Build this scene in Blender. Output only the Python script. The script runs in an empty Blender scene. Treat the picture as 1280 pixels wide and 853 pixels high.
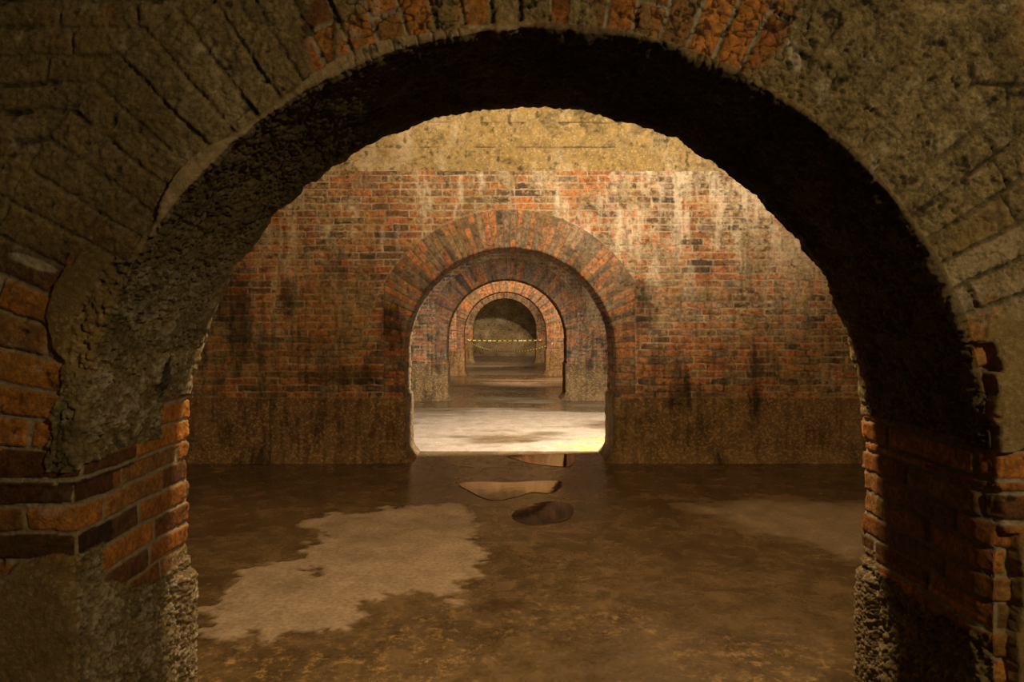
import bpy, math, numpy as np
from mathutils import Vector
F32 = np.float32
sc = bpy.context.scene
COL = bpy.context.collection

# ------------------------------------------------------------------ camera numbers
FPX = 870.0; VPX = 628.0; VPY = 400.6; EYE = 1.6; CX = -0.084
def front(px, py, d):                      # photo pixel -> (x, z) on a wall facing the camera at depth d
    return CX + (px - VPX) * d / FPX, EYE - (py - VPY) * d / FPX
def ground(px, py):                        # photo pixel -> (x, y) on the floor
    d = FPX * EYE / (py - VPY)
    return CX + (px - VPX) * d / FPX, d
def jamb(px, py, X):                       # photo pixel -> (depth, z) on the jamb plane x = X
    d = FPX * (X - CX) / (px - VPX)
    return d, EYE - (py - VPY) * d / FPX

# ------------------------------------------------------------------ numpy noise
def _hash(ix, iy, iz, seed):
    n = (ix.astype(np.int64) * 73856093) ^ (iy.astype(np.int64) * 19349663) ^ (iz.astype(np.int64) * 83492791) ^ (seed * 2654435761 & 0x7fffffff)
    n = n & 0xffffffff
    n = (n ^ (n >> 13)) * 1274126177 & 0xffffffff
    n = (n ^ (n >> 16)) * 2246822519 & 0xffffffff
    n = n ^ (n >> 15)
    return ((n & 0xffffff) / float(0x1000000)).astype(F32)
def h2(i, j, seed):
    return _hash(np.asarray(i), np.asarray(j), np.zeros_like(np.asarray(i)), seed)
def vn(x, y, z, seed=0):
    ix = np.floor(x).astype(np.int32); iy = np.floor(y).astype(np.int32); iz = np.floor(z).astype(np.int32)
    fx = (x - ix).astype(F32); fy = (y - iy).astype(F32); fz = (z - iz).astype(F32)
    fx = fx * fx * (3 - 2 * fx); fy = fy * fy * (3 - 2 * fy); fz = fz * fz * (3 - 2 * fz)
    r = 0
    for a in (0, 1):
        wx = fx if a else 1 - fx
        for b in (0, 1):
            wy = fy if b else 1 - fy
            r0 = _hash(ix + a, iy + b, iz, seed); r1 = _hash(ix + a, iy + b, iz + 1, seed)
            r = r + wx * wy * (r0 + (r1 - r0) * fz)
    return r * 2 - 1
def fbm(x, y, z, s, octv=4, seed=0, gain=.5):
    r = 0; a = 1; tot = 0
    for k in range(octv):
        r = r + a * vn(x * s + 17.3 * k, y * s + 5.1 * k, z * s - 9.7 * k, seed + k); tot += a
        a *= gain; s *= 2.03
    return r / tot
def ss(a, b, x):
    t = np.clip((x - a) / (b - a), 0, 1); return t * t * (3 - 2 * t)
def mix(a, b, t): return a + (b - a) * t
def ell(u, v, cu, cv, ru, rv, ang=0.0):
    du = u - cu; dv = v - cv
    if ang:
        c, s_ = math.cos(ang), math.sin(ang); du, dv = du * c + dv * s_, -du * s_ + dv * c
    return np.sqrt((du / ru) ** 2 + (dv / rv) ** 2)
def polysd(u, v, pts):                     # signed distance to polygon, negative inside
    d = np.full(u.shape, 1e9); inside = np.zeros(u.shape, bool); n = len(pts)
    for k in range(n):
        ax, ay = pts[k]; bx, by = pts[(k + 1) % n]
        ex, ey = bx - ax, by - ay; wx, wy = u - ax, v - ay
        t = np.clip((wx * ex + wy * ey) / (ex * ex + ey * ey + 1e-12), 0, 1)
        d = np.minimum(d, (wx - ex * t) ** 2 + (wy - ey * t) ** 2)
        c = ((ay > v) != (by > v)) & (u < (bx - ax) * (v - ay) / ((by - ay) if by != ay else 1e-9) + ax)
        inside ^= c
    d = np.sqrt(d); return np.where(inside, -d, d)

def bricks(row, a, rs, L, seed, jw, wob):
    i = np.floor(row).astype(np.int32); f = row - i
    q = a / L + h2(i, i * 0 + 3, seed) * 7.0
    j = np.floor(q).astype(np.int32)
    bb = lambda jj: (h2(i, jj, seed + 1) - .5) * .5
    g = q - j
    j = j - (g < bb(j)) + (g > 1 + bb(j + 1))
    g = q - j
    b0 = bb(j); b1 = bb(j + 1)
    da = np.minimum(g - b0, 1 + b1 - g) * L
    dr = np.minimum(f, 1 - f) * rs
    d = np.minimum(da, dr) - 0.25 * np.exp(-np.abs(da - dr) / .004) * .008
    rnd = h2(i, j, seed + 5); rnd2 = h2(i, j, seed + 9)
    mort = 1 - ss(jw - .0018, jw + .0022, d + wob)
    tilt = (f - .5) * (h2(i, j, seed + 12) - .5) * .006 + (g - .5) * (h2(i, j, seed + 13) - .5) * .006
    rounding = -.004 * np.exp(-np.maximum(d + wob - jw, 0) / .004)
    return rnd, rnd2, mort, tilt + rounding, i, j

# ------------------------------------------------------------------ mesh helper
def grid_mesh(name, V, nu, nv, m1, m2, mat, kind='structure', parent=None, flip=False, smooth=True, keep=None):
    me = bpy.data.meshes.new(name)
    V = np.ascontiguousarray(V.reshape(-1, 3), dtype=F32)
    idx = np.arange(nu * nv, dtype=np.int32).reshape(nu, nv)
    q = np.stack([idx[:-1, :-1], idx[1:, :-1], idx[1:, 1:], idx[:-1, 1:]], -1).reshape(-1, 4)
    if flip: q = q[:, ::-1]
    if keep is not None:
        k = keep.reshape(-1); q = q[k[q].any(axis=1)]
        used = np.zeros(nu * nv, bool); used[q.reshape(-1)] = True
        remap = np.cumsum(used) - 1; q = remap[q]; V = V[used]
        if m1 is not None: m1 = m1.reshape(-1, 4)[used]; m2 = m2.reshape(-1, 4)[used]
    nq = len(q)
    me.vertices.add(len(V)); me.vertices.foreach_set('co', V.reshape(-1))
    me.loops.add(nq * 4); me.loops.foreach_set('vertex_index', np.ascontiguousarray(q, dtype=np.int32).reshape(-1))
    me.polygons.add(nq); me.polygons.foreach_set('loop_start', np.arange(0, nq * 4, 4, dtype=np.int32))
    me.update(calc_edges=True)
    me.polygons.foreach_set('use_smooth', np.full(nq, smooth))
    if m1 is not None:
        for nm, m in (('m1', m1), ('m2', m2)):
            at = me.color_attributes.new(nm, 'FLOAT_COLOR', 'POINT')
            at.data.foreach_set('color', np.ascontiguousarray(m.reshape(-1, 4), dtype=F32).reshape(-1))
    me.materials.append(mat)
    o = bpy.data.objects.new(name, me); COL.objects.link(o)
    if kind: o['kind'] = kind
    if parent: o.parent = parent
    return o

# ------------------------------------------------------------------ node helper
class NT:
    def __init__(s, name):
        s.m = bpy.data.materials.new(name); s.m.use_nodes = True; s.t = s.m.node_tree; s.t.nodes.clear()
        s.out = s.n('ShaderNodeOutputMaterial')
    def n(s, typ, **kw):
        o = s.t.nodes.new(typ)
        for k, v in kw.items():
            if k.startswith('_'): setattr(o, k[1:], v)
            else: s.set(o.inputs[k], v)
        return o
    def set(s, sock, v):
        if isinstance(v, bpy.types.NodeSocket): s.t.links.new(v, sock)
        else:
            if sock.type == 'RGBA' and len(v) == 3: v = (*v, 1)
            sock.default_value = v
    def math(s, op, a, b=0.0, c=0.0, clamp=False):
        o = s.t.nodes.new('ShaderNodeMath'); o.operation = op; o.use_clamp = clamp
        s.set(o.inputs[0], a); s.set(o.inputs[1], b)
        if op in ('MULTIPLY_ADD', 'SMOOTH_MIN'): s.set(o.inputs[2], c)
        return o.outputs[0]
    def mixc(s, f, a, b, mode='MIX'):
        o = s.t.nodes.new('ShaderNodeMix'); o.data_type = 'RGBA'; o.blend_type = mode
        s.set(o.inputs[0], f); s.set(o.inputs[6], a); s.set(o.inputs[7], b); return o.outputs[2]
    def ramp(s, f, stops):
        o = s.t.nodes.new('ShaderNodeValToRGB'); e = o.color_ramp.elements
        while len(e) < len(stops): e.new(.5)
        for k, (p, c) in enumerate(stops):
            e[k].position = p; e[k].color = (*c, 1) if not isinstance(c, (int, float)) else (c, c, c, 1)
        s.set(o.inputs[0], f); return o.outputs[0]
    def noise(s, vec, scale, detail=5, rough=.6, dist=0):
        o = s.t.nodes.new('ShaderNodeTexNoise'); s.set(o.inputs['Vector'], vec)
        o.inputs['Scale'].default_value = scale; o.inputs['Detail'].default_value = detail
        o.inputs['Roughness'].default_value = rough; o.inputs['Distortion'].default_value = dist
        return o.outputs[0]
    def vor(s, vec, scale, feat='F1', out='Distance'):
        o = s.t.nodes.new('ShaderNodeTexVoronoi'); o.feature = feat; s.set(o.inputs['Vector'], vec)
        o.inputs['Scale'].default_value = scale; return o.outputs[out]

def c8(r, g, b):
    f = lambda v: ((v / 255) / 12.92) if v / 255 <= .04045 else (((v / 255) + .055) / 1.055) ** 2.4
    return (f(r), f(g), f(b))

def masonry(name, brick, mortar, plaster, ochre, white, dado, bump=1.0, fine=1.0, spec=.25, speck=.3):
    s = NT(name); lo_, hi_ = ((.22, 1.0) if fine == 1.0 else (.08, 1.05))
    tc = s.n('ShaderNodeTexCoord').outputs['Object']
    a1 = s.n('ShaderNodeAttribute', _attribute_name='m1'); a2 = s.n('ShaderNodeAttribute', _attribute_name='m2')
    s1 = s.n('ShaderNodeSeparateColor', Color=a1.outputs['Color']); s2 = s.n('ShaderNodeSeparateColor', Color=a2.outputs['Color'])
    rnd, mort, plas, soot_shade = s1.outputs[0], s1.outputs[1], s1.outputs[2], a1.outputs['Alpha']
    whit, och, crack, dad = s2.outputs[0], s2.outputs[1], s2.outputs[2], a2.outputs['Alpha']
    nb = s.noise(tc, 11 * fine, 5, .65); nf = s.noise(tc, 62 if fine == 1.0 else 26, 7, .82); nl = s.noise(tc, 2.6 * fine, 5, .6, .6)
    nv = s.noise(tc, 24 * fine, 6, .75, .4)
    f = s.math('ADD', rnd, s.math('MULTIPLY_ADD', nb, .5, -.25), clamp=True)
    bc = s.ramp(f, brick)
    mul = s.ramp(nf, [(.34, lo_), (.5, .6), (.66, hi_)]); mul = s.math('MULTIPLY', mul, 1.6)
    bc = s.mixc(1, bc, s.n('ShaderNodeCombineColor', Red=mul, Green=mul, Blue=mul).outputs[0], 'MULTIPLY')
    stain = s.ramp(nv, [(.42, 0), (.62, 1)])
    bc = s.mixc(s.math('MULTIPLY', stain, .45), bc, tuple(v * .35 for v in plaster[0]))
    mc = s.ramp(nv, [(.35, mortar[0]), (.65, mortar[1])])
    c = s.mixc(mort, bc, mc)
    pf = s.math('MULTIPLY_ADD', nl, .6, s.math('MULTIPLY', nv, .4))
    pc = s.ramp(pf, [(.36, plaster[0]), (.5, plaster[1]), (.64, plaster[2])])
    pc = s.mixc(1, pc, s.n('ShaderNodeCombineColor', Red=mul, Green=mul, Blue=mul).outputs[0], 'MULTIPLY')
    c = s.mixc(plas, c, pc)
    c = s.mixc(och, c, s.mixc(s.ramp(nv, [(.35, 0), (.65, 1)]), ochre, tuple(v * .4 for v in ochre)))
    vg = s.n('ShaderNodeSeparateColor', Color=s.vor(tc, 105 * fine, out='Color')).outputs[1]
    vg = s.math('MULTIPLY', s.ramp(vg, [(.84, 0), (.86, 1)]), s.math('MULTIPLY', och, plas))
    c = s.mixc(s.math('MULTIPLY', vg, speck), c, white)
    sp = s.vor(tc, 95 * fine, out='Color')
    spv = s.n('ShaderNodeSeparateColor', Color=sp).outputs[0]
    dc = s.mixc(s.ramp(spv, [(.55, 0), (.95, 1)]), s.ramp(pf, [(.38, dado[0]), (.62, dado[1])]), dado[2])
    c = s.mixc(dad, c, dc)
    c = s.mixc(s.math('MULTIPLY', whit, s.ramp(nf, [(.3, .35), (.62, 1)])), c, white)
    k = s.math('SUBTRACT', 1.0, s.math('MULTIPLY', soot_shade, .88))
    k = s.math('MULTIPLY', k, s.math('SUBTRACT', 1.0, s.math('MULTIPLY', crack, .82)))
    c = s.mixc(1, c, s.n('ShaderNodeCombineColor', Red=k, Green=k, Blue=k).outputs[0], 'MULTIPLY')
    hsum = s.math('ADD', s.math('MULTIPLY', nf, .5), s.math('MULTIPLY', nv, 1.0))
    hsum = s.math('ADD', hsum, s.math('MULTIPLY', s.vor(tc, 120 * fine), s.math('MULTIPLY', dad, .35)))
    bp = s.n('ShaderNodeBump', Strength=.75 * bump, Distance=.008 / fine, Height=hsum)
    p = s.n('ShaderNodeBsdfPrincipled', **{'Base Color': c, 'Roughness': s.ramp(nv, [(.3, .55), (.6, .9)]), 'Specular IOR Level': spec, 'Normal': bp.outputs[0]})
    s.t.links.new(p.outputs[0], s.out.inputs[0])
    return s.m

BR1 = [(0, (.07, .036, .018)), (.12, (.15, .065, .025)), (.3, (.26, .10, .028)), (.5, (.36, .14, .034)), (.7, (.46, .19, .045)), (.87, (.32, .15, .05)), (1, (.2, .11, .045))]
M_near = masonry('aged_masonry_near', BR1, ((.19, .16, .115), (.34, .29, .21)), ((.09, .066, .032), (.18, .138, .068), (.28, .225, .13)),
                 (.34, .22, .07), (.55, .5, .42), ((.1, .07, .035), (.2, .15, .09), (.3, .235, .14)), bump=1.3)
BR2 = [(0, (.06, .042, .035)), (.1, (.12, .07, .045)), (.25, (.2, .095, .05)), (.48, (.37, .13, .05)), (.68, (.46, .175, .065)), (.86, (.28, .16, .09)), (1, (.2, .14, .10))]
M_room = masonry('brick_masonry', BR2, ((.3, .235, .15), (.46, .38, .26)), ((.2, .14, .06), (.34, .25, .12), (.5, .42, .28)),
                 (.37, .26, .095), (.75, .66, .52), ((.11, .065, .025), (.2, .13, .06), (.30, .2, .095)), bump=1.3, fine=.55, speck=.2)

# ------------------------------------------------------------------ an arch wall: profile sweep
PITCH = .079
def arch_surface(name, y0, y1, R, zc, step, rmax_f, rmax_b, mat, spec, X=6.0, TOP=3.3, rc=.02, back=.0):
    """sweep of the opening profile: outer wall face -> rounded corner -> reveal -> rounded corner -> back face"""
    stot = 2 * zc + math.pi * R
    ns = int(stot / step) + 1
    s = np.linspace(0, stot, ns)
    th = np.clip((s - zc) / R, 0, math.pi)
    px = np.where(s < zc, -R, np.where(s > zc + math.pi * R, R, -R * np.cos(th)))
    pz = np.where(s < zc, s, np.where(s > zc + math.pi * R, stot - s, zc + R * np.sin(th)))
    nx = -np.cos(th); nz = np.sin(th)
    # cross section list: (r, y, normal_r, normal_y, a)
    rf = list(np.arange(rmax_f, rc, -step)); rb = list(np.arange(rc + step, rmax_b, step * 1.5))
    nc = max(2, int(rc * 1.57 / step))
    Rr, Y, NR, NY = [], [], [], []
    for r in rf: Rr.append(r); Y.append(y0); NR.append(0); NY.append(-1)
    for k in range(nc + 1):
        a = k / nc * math.pi / 2
        Rr.append(rc - rc * math.sin(a)); Y.append(y0 + rc - rc * math.cos(a)); NR.append(-math.sin(a)); NY.append(-math.cos(a))
    for y in np.arange(y0 + rc + step, y1 - rc, step): Rr.append(0); Y.append(y); NR.append(-1); NY.append(0)
    for k in range(nc + 1):
        a = k / nc * math.pi / 2
        Rr.append(rc - rc * math.cos(a)); Y.append(y1 - rc + rc * math.sin(a)); NR.append(-math.cos(a)); NY.append(math.sin(a))
    for r in rb: Rr.append(r); Y.append(y1); NR.append(0); NY.append(1)
    Rr, Y, NR, NY = map(np.array, (Rr, Y, NR, NY)); nu = len(Rr)
    S = np.broadcast_to(s, (nu, ns)); r2 = Rr[:, None]; y2 = Y[:, None]; nr = NR[:, None]; ny = NY[:, None]
    bx = px + r2 * nx; bz = pz + r2 * nz; by = np.broadcast_to(y2, bx.shape)
    a2 = np.where(ny > .5, -(y1 - y0) - r2, np.where(nr < -.5, -(y2 - y0), r2)); a2 = np.broadcast_to(a2, bx.shape)
    disp, m1, m2 = spec(dict(x=bx, y=by, z=bz, s=S, r=np.broadcast_to(r2, bx.shape), a=a2, nr=np.broadcast_to(nr, bx.shape), ny=np.broadcast_to(ny, bx.shape), stot=stot, R=R, zc=zc, y0=y0, y1=y1))
    fx = bx + disp * nr * nx; fz = bz + disp * nr * nz; fy = by + disp * ny
    # extension loops to the rectangle of the wall
    def ext(rad, yy, rev):
        ex = []
        tx = np.where(np.abs(nx) > 1e-6, (X - np.abs(px)) / np.maximum(np.abs(nx), 1e-6), 1e9)
        tz = np.where(nz > 1e-6, (TOP - pz) / np.maximum(nz, 1e-6), 1e9)
        T = np.minimum(tx, tz); r0 = np.minimum(rad, T)
        for w in np.linspace(0, 1, 26)[1:]:
            q = r0 + (T - r0) * w ** 1.5
            ex.append(np.stack([px + q * nx, np.full(ns, yy), pz + q * nz], -1))
        return ex[::-1] if rev else ex
    core = np.stack([fx, fy, fz], -1)
    core[..., 2] = np.clip(core[..., 2], -1, TOP)
    f_ = np.array(ext(rmax_f, y0 + back, True)); b_ = np.array(ext(rb[-1] if rb else rc, y1, False))
    V = np.concatenate([f_, core, b_], 0)
    def fill(m):   # distant coarse parts: average brick look
        z = np.zeros((26 - 1, ns, 4), F32)
        z[..., 0] = m[0]; z[..., 1] = m[1]; z[..., 2] = m[2]; z[..., 3] = m[3]; return z
    ef = fill((.5, .3, .85, .15)); e2 = fill((.1, .1, 0, 0))
    m1 = np.concatenate([ef, m1, ef], 0); m2 = np.concatenate([e2, m2, e2], 0)
    return grid_mesh(name, V, V.shape[0], ns, m1, m2, mat)

def base_field(g, seed, ringw, clipx, L=.27, jw=.0065, warp=.006, pitch=.079, rpitch=.079, rL=.27):
    """brick pattern on the sweep: voussoirs and jamb courses follow s, outside of the ring level courses"""
    x, y, z, s, r, a, R, zc = (g[k] for k in ('x', 'y', 'z', 's', 'r', 'a', 'R', 'zc'))
    wz = fbm(x, y, z, 7, 2, seed) * warp; wx = fbm(x, y, z, 6, 2, seed + 3) * warp * 1.5
    wob = fbm(x, y, z, 45, 2, seed + 7) * .003
    sm = g['stot'] / 2
    edge = np.minimum(s, g['stot'] - s)
    front_ = (g['ny'] < -.5) | (g['ny'] > .5)
    arc = edge > zc
    outring = front_ & ((arc & (r > ringw)) | (np.abs(x) > clipx) | ((~arc) & (r > .22)))
    scale = np.where(arc, (R + r) / R, 1.0)
    wa = (arc & front_) | (arc & (rpitch != pitch))
    rn, rn2, mo, ti, i, j = bricks((s + wz) / pitch, a + wx, pitch * scale, L, seed, jw, wob)
    rA = bricks((s + wz * .6) / rpitch, a + wx, rpitch * scale, rL, seed + 60, jw * rpitch / .079, wob)
    rn, rn2, mo, ti, i = [np.where(wa, A, B) for A, B in zip(rA[:5], (rn, rn2, mo, ti, i))]
    rn_, rn2_, mo_, ti_, i_, j_ = bricks((z + wz) / pitch, x + wx, pitch, L, seed + 40, jw, wob)
    ro = outring.astype(F32)
    bd = np.zeros_like(ro)
    bd = np.where(front_ & arc, np.exp(-np.abs(r - ringw - wx) / .006), 0)
    bd = np.where(front_ & (np.abs(x) < clipx + .03), np.maximum(bd, np.exp(-np.abs(np.abs(x) - clipx) / .005) * (r < ringw)), bd)
    pick = lambda A, B: np.where(outring, B, A)
    mo = np.maximum(pick(mo, mo_), np.clip(bd, 0, 1) * .8)
    return dict(rn=pick(rn, rn_), rn2=pick(rn2, rn2_), mo=mo, ti=pick(ti, ti_), ring=(~outring), arc=arc, edge=edge, front=front_, i=pick(i, i_))

def worms(x, y, z, sc_, w, seed):
    n = vn(x * sc_, y * sc_, z * sc_, seed) + .35 * vn(x * sc_ * 2.1, y * sc_ * 2.1, z * sc_ * 2.1, seed + 1)
    return 1 - ss(w * .4, w, np.abs(n))

# ------------------------------------------------------------------ wall 1 (around the camera's arch)
D1, D1B = 1.83, 2.486
def spec1(g):
    b = base_field(g, 11, .37, 1.62, L=.30, jw=.006, warp=.008, pitch=.074, rpitch=.0735, rL=.42)
    x, y, z, s, r, nr, ny = (g[k] for k in ('x', 'y', 'z', 's', 'r', 'nr', 'ny'))
    f1 = fbm(x, y, z, 9, 4, 21); f2 = fbm(x, y, z, 38, 3, 31); f3 = fbm(x, y, z, 3.2, 3, 41); f4 = fbm(x, y, z, 110, 2, 51)
    fr = ny < -.4
    lo = f1 * .22 + f2 * .08
    P = np.zeros(x.shape)
    Q = lambda px, py: front(px, py, D1)
    k = D1 / FPX
    def pat(px, py, rx, ry, ang=0, soft=.12):
        cx, cz = Q(px, py); return 1 - ss(1 - soft, 1 + soft, ell(x, z, cx, cz, rx * k, ry * k, ang) + lo)
    # general skim of plaster over the upper face
    skim = ss(-.1, .12, f1 * .5 + f3 * .9 + .18)
    Pup = np.where(fr, ss(1.70, 1.86, z + .35 * f1 + .12 * f3 + np.where(x > 0, .16, -.05)) * (.62 + .3 * skim), 0)
    Pup = np.maximum(Pup, np.where(fr, pat(1120, 130, 190, 190), 0))
    Pup = np.maximum(Pup, np.where(fr, pat(250, 90, 120, 140), 0))
    for e in ((500, 10, 42, 55), (455, 60, 30, 40), (590, 0, 22, 40), (905, 25, 85, 75), (700, 0, 12, 40), (770, 0, 30, 50), (400, 40, 16, 50)):
        Pup = Pup * (1 - np.where(fr, pat(*e, soft=.2), 0))
    P = np.maximum(P, Pup)
    P = np.maximum(P, np.where(fr, np.maximum(pat(150, 262, 120, 75, soft=.25), pat(30, 250, 100, 90, soft=.25)) * .78, 0))
    rimm = fr * (1 - ss(.016, .024, r + f1 * .010)) * (z > 1.6)
    # left patch of smooth plaster and the skim below the black courses
    pl = np.maximum(pat(112, 395, 52, 72, soft=.05), pat(120, 350, 30, 25, soft=.05))
    pl = np.maximum(pl, pat(75, 790, 110, 95, soft=.08)) 
    pr = np.maximum(pat(1290, 455, 72, 82, soft=.04), pat(1255, 545, 32, 22, soft=.06))
    pr = np.maximum(pr, pat(1310, 770, 62, 112, soft=.05))
    smooth = np.where(fr, np.maximum(pl, pr), 0)
    P = np.maximum(P, smooth)
    # smooth lip of lime along the left edge of the ring
    ang = np.degrees(np.arctan2(z - g['zc'], x))
    lipw = .006 + .03 * np.exp(-((ang - 138) / 6) ** 2) + .026 * np.exp(-((ang - 112) / 9) ** 2) + .010 * np.exp(-((ang - 97) / 5) ** 2) + .006 * f1
    lip = fr * (1 - ss(lipw, lipw + .004, r)) * np.where((ang > 92) & (ang < 147), 1, 0)
    lip = np.maximum(lip, fr * (1 - ss(.012, .02, r + f1 * .012)) * ((ang > 20) & (ang < 92)) * .35)
    P = np.maximum(P, np.maximum(lip, rimm * .9)); smooth = np.maximum(smooth, np.maximum(lip, rimm * .8))
    # lower ring courses on the left and right faces stay bare
    # reveal: rubble mortar over the arch, bare courses on the jambs
    rev = nr < -.6
    edge = b['edge']
    left = s < g['stot'] / 2
    dep = y
    R_ = np.zeros(x.shape)
    R_ = np.where(rev & (z > 1.30 + .10 * f3), 1, R_)                       # rubble / old render on soffit
    R_ = np.where(rev & left & (z > 1.22) & (dep < 2.25 + .06 * f1), 1, R_)
    R_ = np.where(rev & (~left) & (z > 1.27 + .05 * f3), 1, R_)
    lowp = rev & (z < .76 + .05 * f3)
    lowp = lowp | (rev & left & (z < np.interp(dep, [1.83, 2.0, 2.1, 2.3, 2.42], [.86, .86, .80, .72, .73]) + f1 * .03))
    lowp = lowp | (rev & left & (dep < 1.95 + f1 * .05) & (z < .98))
    R_ = np.maximum(R_, lowp * 1.0)
    R_ = np.where(fr & left & (r < .07 + f1 * .04) & (z > 1.2) & (z < 1.75), 1, R_)
    farrim = rev & (dep > D1B - .02)
    P = np.maximum(P, R_)
    dadoB = (ny > -.2) & (z < .735 + .006 * f1) & (dep > D1B - .11)
    rb_ = np.where(ny < -.05, r, 0)
    wdt = np.where(np.abs(z - front(0, 447, D1)[1]) < .04, .05, np.where(z < 1.04, .07 + .03 * f3, np.where(z < 1.5, .02, -.1))) + .035 * f1
    brkw = (~left) * (ny < .3) * (1 - ss(-.004, .006, rb_ - wdt)) * (1 - ss(D1 + .01, D1 + .07, y))
    brk = (brkw > .5) & (ny < -.05)
    P = np.where(brk, 0, P)
    worm = worms(x, y, z, 48, .16, 61)
    wz_ = np.where(fr, np.maximum(pat(905, 25, 110, 85), pat(500, 20, 90, 80)), 0) + .5 * np.where(fr & (z > 2.0) & (x > .2), 1, 0)
    lft = ss(.1, -.5, x)
    pits = ss(.26 + .08 * lft, .46 + .08 * lft, fbm(x, y, z, 30, 4, 71, .65) + .15 * f3)
    crk = 1 - ss(.012, .05, np.abs(fbm(x, y, z, 5, 4, 81)))
    crk = crk * ss(-.1, .3, fbm(x, y, z, 4, 2, 85))
    crack = np.clip(worm * np.clip(wz_, 0, 1) * .9 + np.where(fr, pits * .8 * (1 - smooth), 0) + crk * P * .5 * np.where(smooth > .5, .6, 1), 0, 1)
    ridge = pat(1250, 280, 130, 110, soft=.3)
    joint_show = b['mo'] * np.where(fr, np.maximum(ss(-.35, .25, f3 + .1), ridge), 0)          # courses reading through the skim
    crack = np.maximum(crack, joint_show * P * (1 - smooth) * np.maximum(ss(-.1, .35, fbm(x, y, z, 14, 3, 91)), ridge * .6) * .95 * (1 - R_))
    hb = (b['rn2'] - .5) * .008 + b['ti'] + f2 * .0028 + f4 * .001
    hm = -.0085 + f2 * .004 + f4 * .003
    H = mix(hb, hm, b['mo'])
    crust = np.abs(fbm(x, y, z, 24, 4, 93, .62))
    hskim = .008 + f1 * .004 + f2 * .003 + f4 * .0025 - (.009 - .006 * lft) * (1 - ss(0, .12, crust)) + .75 * H
    hsm = .014 + f1 * .004 + f2 * .0012
    rub = .004 + f1 * .014 + f2 * .010 + f4 * .008 - .010 * (1 - ss(0, .15, np.abs(fbm(x, y, z, 17, 4, 94, .65))))
    rub = mix(rub, .006 + f1 * .006 + f2 * .003, np.where(rev | (ny > 0), ss(D1B - .09, D1B - .03, y), 0)) + .012 * fbm(s * .5, y * 2.2, y * 0, 5, 3, 95)
    hp = mix(mix(hskim, hsm, smooth), rub, R_)
    H = mix(H, hp, P)
    H = H + lip * .012 - crack * .006 * (1 - R_ * .7)
    H = H + np.where((nr < -.2), fbm(s, y * .5, y * 0, 2.3, 3, 99) * .012, 0)
    # chipped arris at near edge
    near = np.exp(-((np.minimum(r, 9) + (y - D1)) / .03) ** 2)
    H = H - near * np.clip(fbm(x, y, z, 13, 3, 103), 0, 1) * .035
    H = H - brkw * (.02 + .012 * f1)
    # far arris: chips in the soffit, bulged brick noses on the jambs, protruding plinth
    far = np.exp(-((D1B - y) / .05) ** 2) * (nr < -.1)
    H = H + far * (fbm(s, y * 0, y * 0, 16, 3, 105) * .012 - .011 * ss(.0, .5, fbm(s, y * .6, y * 0, 20, 3, 106)) * (z > 1.3) + .006 * fbm(s, y, y * 0, 60, 2, 107)) * ss(.74, .82, z)
    H = np.where(dadoB, f1 * .005 + f2 * .003 + f4 * .006 + .004 * vn(x * 160, y * 160, z * 160, 5), H)
    H = H + np.where(dadoB, .03 * ss(.735, .70, z) , 0) * ss(D1B - .13, D1B - .08, y)
    H = H + np.where((z < .12) & (ny > -.2), (.12 - z) * .6, 0)
    soot_shade = np.zeros(x.shape)
    def spat(px, py, rx, ry, v=1.0):
        return pat(px, py, rx, ry, soft=.25) * v
    # black courses
    band = ss(.005, .0, np.abs(z - 1.205) - .052) * (x < 0)
    row = b['i']
    blk = ((z > 1.16) & (z < 1.25) & (x < 0) & (ny < .2) & (b['mo'] < .5) & (P < .5) & (y < 2.12))
    zq = front(50, 580, D1)[1]; zq2 = front(50, 614, D1)[1]; zq3 = front(50, 694, D1)[1]; crow = np.floor(z / .074)
    blk = blk | (((crow == np.floor(zq / .074)) | (crow == np.floor(zq2 / .074)) | (crow == np.floor(zq3 / .074))) & (x < 0) & (fr | ((nr < 0) & (y < 2.0))) & (b['mo'] < .5) & (P < .5))
    soot_shade = np.where(blk, .82, soot_shade)
    # shade under the arch soffit, painted into the colour, deeper upward and right
    soot_shade = np.maximum(soot_shade, np.where(rev & (z > 1.5), np.clip(.35 + .45 * ss(1.5, 2.2, z) * np.where(x > 0, 1, .75) + f1 * .25, 0, .9), 0))
    dj, zj = jamb(192, 470, -1.2)
    soot_shade = np.maximum(soot_shade, np.where(rev & left, (1 - ss(.8, 1.1, ell(y, z, dj, zj, .045, .075) + lo)) * .9, 0))
    soot_shade = np.maximum(soot_shade, np.where(fr, spat(60, 130, 170, 260, .35), 0))
    soot_shade = np.maximum(soot_shade, np.where(fr, pits * .3, 0))
    soot_shade = np.maximum(soot_shade, np.where((nr < -.3) & (~left) & (z > .8) & (y < D1B - .1), .45, 0))  # shaded right reveal: shade painted in as a darker brick colour
    white = np.clip(np.where(fr, ss(.42, .6, fbm(x, y, z, 17, 3, 111)) * .35, 0) + lip * .25, 0, 1)
    white = np.where(fr, np.maximum(white, pat(40, 328, 32, 7, ang=-.35) * .9), white)
    white = np.where(fr, np.maximum(white, pat(992, 70, 8, 22, ang=.2) * .6), white)
    white = np.where(rev & (P > .5) & (z < 1.75) & left, np.maximum(white, ss(.0, .45, f2 + .5 * f4) * .5), white)
    white = np.where(fr & (x > 1.0) & (z > 1.6) & (z < 2.1) & b['ring'], np.maximum(white, (b['rn'] > .55) * (1 - b['mo']) * .22 * ss(-.2, .3, f1)), white)
    och = np.clip(smooth * .45 + lip * .35 + np.where(fr, ss(.1, .5, fbm(x, y, z, 6, 3, 121)) * .35, 0) + np.where(fr & (x < -1.05) & (z > 1.45) & (z < 1.62), .3, 0), 0, 1)
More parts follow.
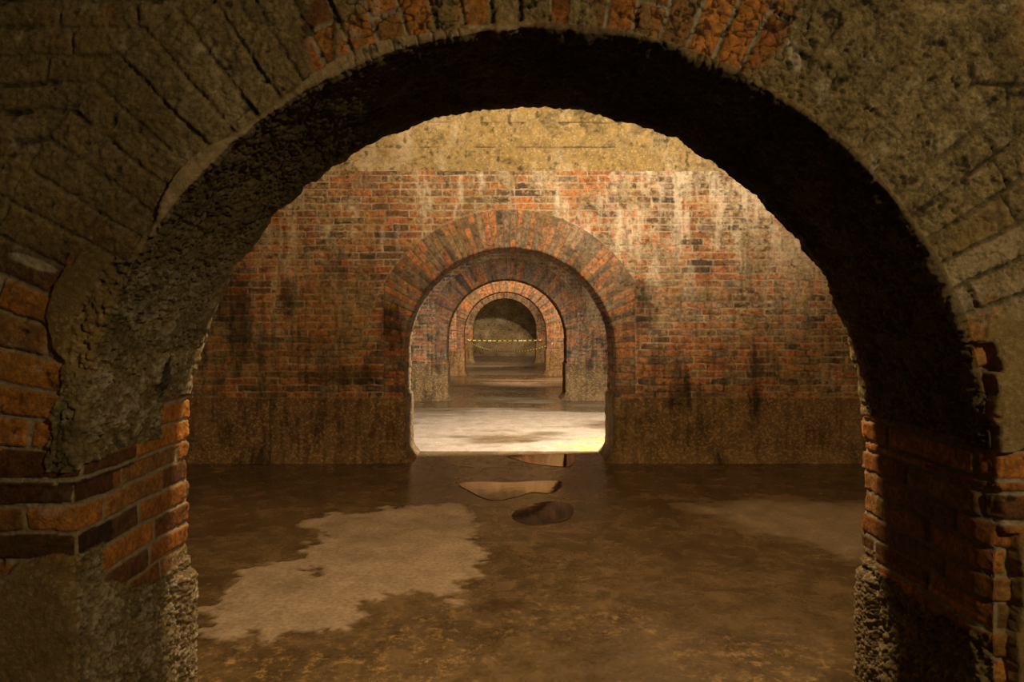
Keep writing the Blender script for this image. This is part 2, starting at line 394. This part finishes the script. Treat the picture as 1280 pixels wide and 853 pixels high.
    dad = np.clip(np.where((z < .80) & (y > D1B - .13 + f1 * .03), 1, 0), 0, 1)
    m1 = np.stack([b['rn'], np.clip(b['mo'], 0, 1), P * np.where(fr, 1, 1), soot_shade], -1)
    m2 = np.stack([white, och, crack, dad], -1)
    return H, m1, m2
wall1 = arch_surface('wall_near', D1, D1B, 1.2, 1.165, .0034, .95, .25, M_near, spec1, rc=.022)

# ------------------------------------------------------------------ generic far walls
def far_spec(seed, dark=0.0, dz=.73, whiteamt=1.0, redring=1.0):
    def f(g):
        b = base_field(g, seed, .43, 1.42, L=.27, jw=.0062, rpitch=.061, rL=.62, warp=.009)
        x, y, z, s, r, nr, ny = (g[k] for k in ('x', 'y', 'z', 's', 'r', 'nr', 'ny'))
        return wall_masks(x, y, z, b, nr, ny, g['y0'], g['y1'], seed, dark, dz, whiteamt)
    return f
def wall_masks(x, y, z, b, nr, ny, y0, y1, seed, dark, dz, whiteamt):
    f1 = fbm(x, y, z, 6, 4, seed + 1); f2 = fbm(x, y, z, 30, 3, seed + 2); f3 = fbm(x, y, z, 1.3, 3, seed + 3)
    st = fbm(x, z * .22, y, 9, 4, seed + 4)                  # vertical run-down streaks
    st2 = fbm(x, z * .4, y, 2.2, 3, seed + 5)
    st3 = fbm(x, z * .12, y, 26, 3, seed + 6); hz = fbm(x * .15, z, y, 14, 3, seed + 7)
    dad = 1 - ss(dz - .006, dz + .006, z + f1 * .012)
    P = np.zeros(x.shape)
    upper = ss(1.2, 3.0, z)
    gr = fbm(x * .6, z, y, 26, 4, seed + 14, .65)
    P = np.clip(ss(-.12, .34, gr + .5 * f1 + .5 * st2 + .1 * np.where(x > 0, 1, -.4)) * (.52 + .22 * upper), 0, .85) * (1 - .72 * b['ring'])
    hb = (b['rn2'] - .5) * .007 + b['ti'] + f2 * .003
    H = mix(hb, -.008 + f2 * .003, b['mo'])
    H = mix(H, H * .4 + .003 + f2 * .003, P)
    hd = .028 + f1 * .006 + f2 * .004
    H = mix(H, hd, dad)
    fil = np.clip((.17 - z) / .17, 0, 1)
    H = H + fil * fil * .085
    H = H + .010 * np.where(b['ring'] & b['front'], 1, 0) * (1 - dad)
    chip = np.where((nr < -.1), fbm(x * 1, y, z, 12, 2, seed + 8) * .010, 0)
    H = H + chip
    rside = ss(.2, 1.6, x)
    white = np.clip(ss(.0, .5, .7 * st + .45 * st3 + .4 * st2 + .35 * gr + .2 * rside * upper - .04) * (.12 + .7 * upper) * whiteamt, 0, .8)
    white = np.maximum(white, rside * upper * .38 * ss(-.3, .3, gr + st2))
    white = np.maximum(white, b['mo'] * ss(-.2, .3, st2) * .3 * upper)
    white = white * (1 - .72 * b['ring']) * (1 - dad)
    och = np.clip(ss(.0, .5, fbm(x, y, z, 1.7, 3, seed + 9)) * .35 * (1 - dad), 0, 1)
    blu = np.zeros(x.shape)
    if seed == 211:
        for (bx_, by_, rx_, ry_) in ((300, 400, 16, 70), (492, 410, 14, 40), (360, 370, 12, 30), (805, 385, 18, 36), (430, 470, 60, 14), (270, 350, 25, 60)):
            cx_, cz_ = front(bx_, by_, y0); blu = np.maximum(blu, 1 - ss(.5, 1.3, ell(x, z, cx_, cz_, rx_ * y0 / FPX, ry_ * y0 / FPX) + .5 * gr))
        dark = .16 * ss(.2, -1.5, x) * (1 - upper * .5) + blu * .55
    soot_shade = np.clip(dark + ss(-.02, .3, st3 + .6 * gr - .25 * upper) * .4 + ss(.25, .6, fbm(x, z * .5, y, 2.6, 3, seed + 10)) * .55 * (1 - upper * .6) + ss(.1, .5, f1) * .2, 0, .9)
    crack = np.clip(ss(.2, .42, fbm(x, y, z, 20, 4, seed + 11, .65)) * .6 * (1 - dad) + b['mo'] * np.maximum(ss(0, .35, fbm(x, y, z, 5, 3, seed + 12)) * (1 - upper * .7), b['ring'] * 1.0) * .9 * (1 - dad), 0, 1)
    rn = np.clip(b['rn'] + .12 * b['ring'] * (b['rn'] > .25), 0, 1)
    return H, np.stack([rn, b['mo'], P, soot_shade], -1), np.stack([white, och, crack, dad], -1)

# room 2's far wall: sweep near the arch plus a fine flat grid for the wide face
D2, D2B = 7.87, 8.53
wall2 = arch_surface('wall_facing', D2, D2B, 1.2, 1.225, .0085, .08, .3, M_room, far_spec(211), rc=.02, TOP=3.285, back=.05)
# (its coarse extension lies behind the fine face)
def face_grid(name, y0, R, zc, seed, step, xs, zt, stot, mat, hole=.06, off=0):
    gx = np.arange(-xs, xs, step); gz = np.arange(0, zt, step)
    x, z = np.meshgrid(gx, gz, indexing='ij'); y = np.full(x.shape, y0)
    rr = np.sqrt(x * x + (z - zc) ** 2); above = z > zc
    r = np.where(above, rr - R, np.abs(x) - R)
    th = np.arctan2(z - zc, -x)
    s = np.where(above, zc + R * th, np.where(x < 0, z, stot - z))
    g = dict(x=x, y=y, z=z, s=s, r=r, a=r, nr=np.zeros(x.shape), ny=-np.ones(x.shape), stot=stot, R=R, zc=zc, y0=y0, y1=y0 + .66)
    H, m1, m2 = far_spec(seed)(g)
    V = np.stack([x, y0 - off - H, z], -1)
    return grid_mesh(name, V, x.shape[0], x.shape[1], m1, m2, mat, parent=None, keep=(r > hole), flip=True)
fg = face_grid('brick_facing', D2, 1.2, 1.225, 211, .0095, 5.2, 3.29, 2 * 1.225 + math.pi * 1.2, M_room, hole=.045)
fg.parent = wall2; del fg['kind']
if 'kind' in fg: del fg['kind']

WALLS = [(13.93, 14.59, 311, .016, .9, 'wall_third'), (20.15, 20.81, 411, .022, .6, 'wall_fourth'), (26.2, 26.86, 511, .026, .6, 'wall_fifth')]
for (ya, yb, sd, st_, rm, nm) in WALLS:
    arch_surface(nm, ya, yb, 1.2, 1.225, st_, rm, .3, M_room, far_spec(sd, whiteamt=.35), rc=.025, TOP=3.285)

# ------------------------------------------------------------------ plain walls closing the row of chambers
def slab(name, p0, p1, p2, p3, n, m, seed, mat):
    p0, p1, p2, p3 = map(np.array, (p0, p1, p2, p3))
    u = np.linspace(0, 1, n)[:, None, None]; v = np.linspace(0, 1, m)[None, :, None]
    V = (1 - u) * (1 - v) * p0 + u * (1 - v) * p1 + u * v * p2 + (1 - u) * v * p3
    x, y, z = V[..., 0], V[..., 1], V[..., 2]
    nrm = np.cross(p1 - p0, p3 - p0); nrm = nrm / np.linalg.norm(nrm)
    al = x if abs(nrm[1]) > .5 else y
    wob = fbm(x, y, z, 20, 2, seed) * .003
    rn, rn2, mo, ti, i, j = bricks(z / PITCH, al, PITCH, .27, seed, .0065, wob)
    b = dict(rn=rn, rn2=rn2, mo=mo, ti=ti, ring=np.zeros(x.shape, bool), front=np.ones(x.shape, bool))
    H, m1, m2 = wall_masks(x, y, z, b, np.zeros(x.shape), -np.ones(x.shape), 0, 1, seed, .15, .73, .3)
    if name.startswith('wall_end'):
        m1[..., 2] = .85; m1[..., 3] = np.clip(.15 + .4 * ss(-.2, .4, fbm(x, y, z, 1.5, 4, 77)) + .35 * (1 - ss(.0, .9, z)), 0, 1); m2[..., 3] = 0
    V = V + nrm * H[..., None]
    return grid_mesh(name, V, n, m, m1, m2, mat)
END = 30.9
slab('wall_end', (-3.4, END, 0), (3.4, END, 0), (3.4, END, 3.29), (-3.4, END, 3.29), 280, 140, 611, M_room)
slab('wall_end_left', (-6, END, 0), (-3.38, END, 0), (-3.38, END, 3.29), (-6, END, 3.29), 20, 20, 612, M_room)
slab('wall_end_right', (3.38, END, 0), (6, END, 0), (6, END, 3.29), (3.38, END, 3.29), 20, 20, 613, M_room)
slab('wall_left', (-6, -3.6, 0), (-6, END, 0), (-6, END, 6.2), (-6, -3.6, 6.2), 1200, 160, 621, M_room)
slab('wall_right', (6, END, 0), (6, -3.6, 0), (6, -3.6, 6.2), (6, END, 6.2), 1200, 160, 631, M_room)
slab('wall_back', (6, -3.6, 0), (-6, -3.6, 0), (-6, -3.6, 3.4), (6, -3.6, 3.4), 300, 90, 641, M_room)

# ------------------------------------------------------------------ barrel vaults
def vault(name, ya, yb, seed, fine_end=False, spring=3.285):
    w = (yb - ya) / 2; yc = (ya + yb) / 2
    if fine_end:
        t = np.concatenate([np.arange(0, .38, .0036), np.linspace(.38, math.pi, 60)])
        xs = np.concatenate([np.linspace(-6, -3.4, 30), np.arange(-3.38, 3.4, .0105), np.linspace(3.42, 6, 30)])
    else:
        t = np.linspace(0, math.pi, 90); xs = np.linspace(-6, 6, 120)
    T, Xg = np.meshgrid(t, xs, indexing='ij')
    y = yc + w * np.cos(T); z = spring + w * np.sin(T); x = Xg
    f1 = fbm(x, y, z, 4, 4, seed); f2 = fbm(x, y, z, 22, 3, seed + 1); f3 = fbm(x, y, z, 1.1, 3, seed + 2)
    al = T * w
    zj = al / .27 + .04 * f1
    cr = (1 - ss(.006, .03, np.abs(zj - np.round(zj)))) * ss(.1, .4, fbm(x, y, z, 2.2, 3, seed + 3) + .12) * (al > .05)
    H = f1 * .012 + f2 * .008 - cr * .02
    V = np.stack([x, y - H * np.cos(T), z - H * np.sin(T)], -1)
    pits = ss(.32, .5, fbm(x, y, z, 16, 3, seed + 4))
    o = np.zeros(x.shape); one = np.ones(x.shape)
    lowedge = 1 - ss(.0, .05, al + f1 * .03)
    st = fbm(x, al * .3, y, 5, 3, seed + 8)
    och = np.clip(ss(-.3, .3, f3 + .35 * st + .5 * ss(-1.3, .3, x) - .22) * .9, 0, 1)
    grains = ss(.52, .66, vn(x * 55, y * 55, z * 55, seed + 6))
    white = np.clip(ss(.15, .6, st + f3 * .4 - .1 * x) * .35 + grains * .0, 0, 1)
    soot_shade = np.clip(ss(-.1, .45, -f3 + .5 * f1 + .3 * f2 + .3 * fbm(x, al, y, 2, 3, seed + 9) + .3 * fbm(x, al, y, 9, 4, seed + 10, .65)) * .72 + ss(.0, .8, f2) * .2 - .35 * np.exp(-((x - 1.9) / .5) ** 2), 0, .8)
    m1 = np.stack([one * .5, o, one, soot_shade], -1); m2 = np.stack([white, och, np.clip(cr * .9 + pits * .75, 0, 1), o], -1)
    return grid_mesh(name, V, len(t), len(xs), m1, m2, M_room)
vault('ceiling', -3.6, D1, 701)
vault('ceiling', D1B, D2, 711, fine_end=True)
vault('ceiling', D2B, 13.93, 721)
vault('ceiling', 14.59, 20.15, 731)
vault('ceiling', 20.81, 26.2, 741)
vault('ceiling', 26.86, END, 751)

# ------------------------------------------------------------------ floor
def floor_mat():
    s = NT('wet_floor')
    tc = s.n('ShaderNodeTexCoord').outputs['Object']
    a1 = s.n('ShaderNodeAttribute', _attribute_name='m1'); s1 = s.n('ShaderNodeSeparateColor', Color=a1.outputs['Color'])
    dry, och, alg = s1.outputs; dark = a1.outputs['Alpha']
    n1 = s.noise(tc, 5, 6, .65, .5); n2 = s.noise(tc, 38, 5, .7); n3 = s.noise(tc, 1.3, 4, .6, .8); n4 = s.noise(tc, 13, 8, .8, .25)
    wet = s.ramp(s.math('MULTIPLY_ADD', n1, .6, s.math('MULTIPLY', n3, .4)), [(.36, (.055, .037, .018)), (.5, (.10, .068, .034)), (.64, (.155, .108, .058))])
    wet = s.mixc(s.math('MULTIPLY', s.ramp(n4, [(.52, 0), (.64, 1)]), och), wet, (.36, .24, .11))
    dryc = s.ramp(n1, [(.3, (.2, .155, .112)), (.55, (.285, .225, .168)), (.75, (.35, .285, .215))])
    c = s.mixc(dry, wet, dryc)
    c = s.mixc(alg, c, (.3, .22, .03))
    v = s.math('MULTIPLY_ADD', n2, 1.8, .12)
    c = s.mixc(1, c, s.n('ShaderNodeCombineColor', Red=v, Green=v, Blue=v).outputs[0], 'MULTIPLY')
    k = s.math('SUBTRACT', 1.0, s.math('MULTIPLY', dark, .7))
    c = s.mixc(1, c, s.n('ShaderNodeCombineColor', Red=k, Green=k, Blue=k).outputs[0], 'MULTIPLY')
    rw = s.ramp(n1, [(.3, .16), (.7, .34)])
    rough = s.mixc(dry, rw, (.75, .75, .75))
    hs = s.math('ADD', s.math('MULTIPLY', n2, .35), n1)
    bs = s.math('MULTIPLY_ADD', dry, .3, .1)
    bp = s.n('ShaderNodeBump', Strength=bs, Distance=.012, Height=hs)
    p = s.n('ShaderNodeBsdfPrincipled', **{'Base Color': c, 'Roughness': rough, 'Specular IOR Level': .5, 'Normal': bp.outputs[0]})
    s.t.links.new(p.outputs[0], s.out.inputs[0]); return s.m
M_floor = floor_mat()
ys = np.concatenate([np.linspace(-3.6, 2.4, 30), np.arange(2.42, 3.5, .012), np.arange(3.5, 9.5, .018), np.arange(9.5, 16, .03), np.arange(16, END + .05, .06)])
xs = np.concatenate([np.linspace(-6, -4.3, 20), np.arange(-4.28, 4.28, .016), np.linspace(4.3, 6, 20)])
FX, FY = np.meshgrid(xs, ys, indexing='ij'); Z0 = FX * 0
g1 = fbm(FX, FY, Z0, 3.5, 5, 801); g2 = fbm(FX, FY, Z0, 14, 3, 802); g3 = fbm(FX, FY, Z0, .8, 3, 803)
LP = [ground(*p) for p in ((375, 652), (440, 640), (520, 633), (560, 629), (585, 636), (603, 655), (590, 690), (606, 722), (560, 747), (520, 742), (480, 742), (446, 762), (430, 786), (330, 797), (268, 792), (250, 772), (290, 715), (330, 705), (398, 712), (388, 684), (398, 664))]
RP = [ground(*p) for p in ((848, 632), (920, 625), (1070, 627), (1180, 636), (1200, 720), (1075, 700), (1000, 681), (920, 655), (870, 645))]
g4 = fbm(FX, FY * 1.3, Z0, 8, 4, 812, .65); wr = g1 * .16 + g4 * .22
sdl = polysd(FX, FY, LP) + wr * .9; sdr = polysd(FX, FY, RP) + wr
dry = np.maximum(1 - ss(-.035, .02, sdl), (1 - ss(-.16, .12, sdr)) * .65)
# chamber beyond the facing arch: mostly dry, streaked
n_str = fbm(FX * .35, FY, Z0, 1.6, 4, 805)
d3 = ((FY > 8.5) & (FY < 14)) * ss(-.35, .2, n_str + .2 - .45 * ss(10.8, 12.8, FY))
d4 = ((FY >= 14) & (FY < 20.4)) * ss(-.05, .3, n_str) * .55
d5 = (FY >= 20.4) * ss(-.2, .25, n_str) * .6
dry = np.clip(dry + d3 + d4 + d5, 0, 1)
och = np.clip(ss(-.1, .35, fbm(FX, FY, Z0, 1.6, 3, 811) + .1) * (.15 + .75 * (1 - ss(3.3, 4.6, FY))), 0, 1) * (FY < 9)
alg = ((FY > 8.5) & (FY < 10)) * ss(.75, 1.15, FX + g1 * .6) * .7 * ss(9.9, 9.0, FY + g1)
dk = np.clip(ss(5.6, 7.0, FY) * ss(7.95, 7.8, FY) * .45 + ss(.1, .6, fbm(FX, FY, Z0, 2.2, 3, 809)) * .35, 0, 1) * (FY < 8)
Zf = g1 * .006 + g2 * .002 + dry * .006
Zf = np.where((FY > 5.0) & (FY < 9), Zf * .3, Zf)
VF = np.stack([FX, FY, Zf], -1)
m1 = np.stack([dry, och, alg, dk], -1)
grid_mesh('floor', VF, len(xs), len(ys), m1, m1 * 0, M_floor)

# ------------------------------------------------------------------ puddles
def water_mat():
    s = NT('still_water')
    tc = s.n('ShaderNodeTexCoord').outputs['Object']
    bp = s.n('ShaderNodeBump', Strength=.04, Distance=.01, Height=s.noise(tc, 9, 3, .5))
    gl = s.n('ShaderNodeBsdfGlossy', Color=(.42, .37, .32, 1), Roughness=.05, Normal=bp.outputs[0])
    tr = s.n('ShaderNodeBsdfTransparent', Color=(.72, .62, .5, 1))
    fr = s.n('ShaderNodeFresnel', IOR=1.22, Normal=bp.outputs[0])
    mx = s.n('ShaderNodeMixShader'); s.t.links.new(fr.outputs[0], mx.inputs[0]); s.t.links.new(tr.outputs[0], mx.inputs[1]); s.t.links.new(gl.outputs[0], mx.inputs[2])
    s.t.links.new(mx.outputs[0], s.out.inputs[0]); return s.m
M_water = water_mat()
def catmull(pts, n=8):
    out = []; N = len(pts)
    for k in range(N):
        p0, p1, p2, p3 = (Vector(pts[(k + j) % N]) for j in (-1, 0, 1, 2))
        for t in range(n):
            t /= n
            out.append(.5 * ((2 * p1) + (-p0 + p2) * t + (2 * p0 - 5 * p1 + 4 * p2 - p3) * t * t + (-p0 + 3 * p1 - 3 * p2 + p3) * t ** 3))
    return out
def puddle(pxs, label, z=.005):
    c = catmull([ground(*p) for p in pxs])
    n = len(c)
    cx = sum(p.x for p in c) / n; cy = sum(p.y for p in c) / n
    v = [(cx, cy, z)] + [(p.x, p.y, z) for p in c] + [(p.x, p.y, z - .012) for p in c]
    f = [(0, 1 + k, 1 + (k + 1) % n) for k in range(n)] + [(1 + k, 1 + n + k, 1 + n + (k + 1) % n, 1 + (k + 1) % n) for k in range(n)]
    me = bpy.data.meshes.new('puddle'); me.from_pydata(v, [], f); me.materials.append(M_water)
    o = bpy.data.objects.new('puddle', me); COL.objects.link(o)
    o['label'] = label; o['category'] = 'puddle'
    return o
puddle([(574, 606), (600, 603), (640, 604), (672, 602), (702, 603), (698, 612), (686, 617), (665, 616), (648, 621), (622, 626), (604, 623), (588, 615)],
       'wide shallow puddle mirroring reddish brick in front of the facing arch')
puddle([(634, 570), (670, 569.6), (714, 569.6), (713, 583), (690, 583), (664, 580), (646, 575)],
       'narrow puddle on the threshold under the facing arch')
puddle([(640, 647), (650, 636), (672, 629), (700, 628), (716, 634), (712, 648), (690, 655), (660, 656)],
       'small dark oval puddle with a pale rim, nearest to the camera')

# ------------------------------------------------------------------ barrier tape and hooks
def tape_mat():
    s = NT('barrier_tape')
    uv = s.n('ShaderNodeAttribute', _attribute_name='along').outputs['Fac']
    w = s.math('FRACT', uv)
    c = s.mixc(s.math('GREATER_THAN', w, .58), (.6, .47, .04), (.02, .018, .015))
    p = s.n('ShaderNodeBsdfPrincipled', **{'Base Color': c, 'Roughness': .4})
    s.t.links.new(p.outputs[0], s.out.inputs[0]); return s.m
M_tape = tape_mat()
def tape(a, b, sag, width, label):
    a, b = Vector(a), Vector(b); n = 80; L = (b - a).length; v = []; al = []
    dirv = (b - a).normalized(); side = Vector((-dirv.y, dirv.x, 0)).normalized()
    for k in range(n + 1):
        t = k / n; p = a.lerp(b, t); p.z -= sag * 4 * t * (1 - t)
        tw = .5 * math.sin(t * 9)
        up = Vector((0, 0, 1)) * math.cos(tw) + side * math.sin(tw)
        for q, e in ((1, .0008), (-1, .0008), (-1, -.0008), (1, -.0008)):
            v.append(p + up * width / 2 * q + side * e); al.append(t * L / .19)
    f = []
    for k in range(n):
        for j in range(4):
            f.append((k * 4 + j, k * 4 + (j + 1) % 4, k * 4 + 4 + (j + 1) % 4, k * 4 + 4 + j))
    f += [(0, 1, 2, 3), (4 * n, 4 * n + 1, 4 * n + 2, 4 * n + 3)]
    me = bpy.data.meshes.new('barrier_tape'); me.from_pydata(v, [], f); me.materials.append(M_tape)
    at = me.attributes.new('along', 'FLOAT', 'POINT'); at.data.foreach_set('value', al)
    o = bpy.data.objects.new('barrier_tape', me); COL.objects.link(o)
    o['label'] = label; o['category'] = 'tape'; o['group'] = 'barrier tapes across the farthest arch'
    return o
def at3(px, py, d): x, z = front(px, py, d); return (x, d, z)
DT = 26.12
pL = at3(585, 425.5, DT); pR = at3(676, 425.5, DT); pR2 = at3(691, 430, 20.1)
tape(pL, pR, .02, .036, 'straight upper strand of yellow and black barrier tape across the farthest arch')
tape((pL[0], pL[1] - .03, pL[2] - .06), pR2, .30, .036, 'sagging lower strand of yellow and black barrier tape below the straight one')
def metal():
    s = NT('pale_metal'); tc = s.n('ShaderNodeTexCoord').outputs['Object']
    c = s.ramp(s.noise(tc, 60), [(.3, (.35, .3, .22)), (.7, (.7, .62, .5))])
    p = s.n('ShaderNodeBsdfPrincipled', **{'Base Color': c, 'Roughness': .4, 'Metallic': .6}); s.t.links.new(p.outputs[0], s.out.inputs[0]); return s.m
M_metal = metal()
import bmesh
def hook(p, label):
    bm = bmesh.new()
    path = [Vector((0, .10, 0)), Vector((0, .0, 0)), Vector((0, -.035, -.01)), Vector((0, -.05, .02)), Vector((0, -.045, .055))]
    rings = []
    for k, q in enumerate(path):
        d = (path[min(k + 1, len(path) - 1)] - path[max(k - 1, 0)]).normalized(); u = Vector((1, 0, 0)); w = d.cross(u)
        rings.append([bm.verts.new(q + (u * math.cos(a) + w * math.sin(a)) * .009) for a in [j * math.pi / 4 for j in range(8)]])
    for A, B in zip(rings, rings[1:]):
        for j in range(8): bm.faces.new((A[j], A[(j + 1) % 8], B[(j + 1) % 8], B[j]))
    bm.faces.new(rings[0]); bm.faces.new(rings[-1])
    bmesh.ops.create_cone(bm, cap_ends=True, segments=16, radius1=.04, radius2=.032, depth=.012,
                          matrix=__import__('mathutils').Matrix.Translation((0, .025, 0)) @ __import__('mathutils').Matrix.Rotation(math.pi / 2, 4, 'X'))
    me = bpy.data.meshes.new('wall_hook'); bm.to_mesh(me); bm.free(); me.materials.append(M_metal)
    o = bpy.data.objects.new('wall_hook', me); COL.objects.link(o); o.location = p
    o['label'] = label; o['category'] = 'hook'
hook((pL[0], DT + .04, pL[2]), 'pale metal hook on the left of the farthest arch holding both tapes')
hook((pR2[0], 20.1, pR2[2]), 'pale metal hook on the brick right of the fourth arch, holding the sagging tape')
hook((pR[0], DT + .04, pR[2]), 'pale metal hook right of the farthest arch holding the straight tape')

# ------------------------------------------------------------------ lamps
def spot(loc, tgt, power, color, size, blend=.8, rad=.06):
    l = bpy.data.lights.new('lamp', 'SPOT'); l.energy = power; l.color = color; l.spot_size = math.radians(size); l.spot_blend = blend; l.shadow_soft_size = rad
    o = bpy.data.objects.new('spot_lamp', l); COL.objects.link(o); o.location = loc
    o.rotation_euler = (Vector(tgt) - Vector(loc)).to_track_quat('-Z', 'Y').to_euler(); return o
def point(loc, power, color, rad=.15):
    l = bpy.data.lights.new('lamp', 'POINT'); l.energy = power; l.color = color; l.shadow_soft_size = rad
    o = bpy.data.objects.new('point_lamp', l); COL.objects.link(o); o.location = loc; return o
W1 = (1, .72, .38); W2 = (1, .79, .53); W3 = (1, .82, .6)
point((2.0, -.9, 3.0), 195, (1, .76, .39), .12)
spot((1.1, 2.9, 3.7), (1.1, 7.87, 4.3), 1650, W2, 82, 1.0, .08)
point((.05, 2.63, 3.6), 400, (1, .68, .34), .04)
spot((1.35, 8.66, 3.2), (.2, 10.2, 0), 2000, (1, .86, .68), 128, .8, .05)
spot((.3, 15.0, 3.0), (1.0, 20.1, 1.4), 2500, (1, .68, .42), 92, .9, .06)
spot((.6, 21.2, 3.2), (-1.5, 26.2, 1.5), 1500, W2, 80, .9, .06)
spot((0, 27.3, 3.2), (0, 30.9, 1.8), 70, W1, 120, .9, .06)

w = bpy.data.worlds.new('World'); sc.world = w; w.use_nodes = True
w.node_tree.nodes['Background'].inputs[0].default_value = (0.004, .003, .002, 1)

cam = bpy.data.cameras.new('Camera'); co = bpy.data.objects.new('Camera', cam); COL.objects.link(co)
co.location = (CX, 0, EYE); co.rotation_euler = (math.pi / 2, 0, 0)
cam.sensor_width = 36; cam.lens = FPX / 1280 * 36; cam.shift_x = 12 / 1280; cam.shift_y = -(426.5 - VPY) / 1280
cam.clip_start = .05; cam.clip_end = 200
sc.camera = co
sc.view_settings.view_transform = 'Standard'; sc.view_settings.look = 'None'
sc.view_settings.gamma = 1; sc.view_settings.use_curve_mapping = False; sc.view_settings.exposure = 0
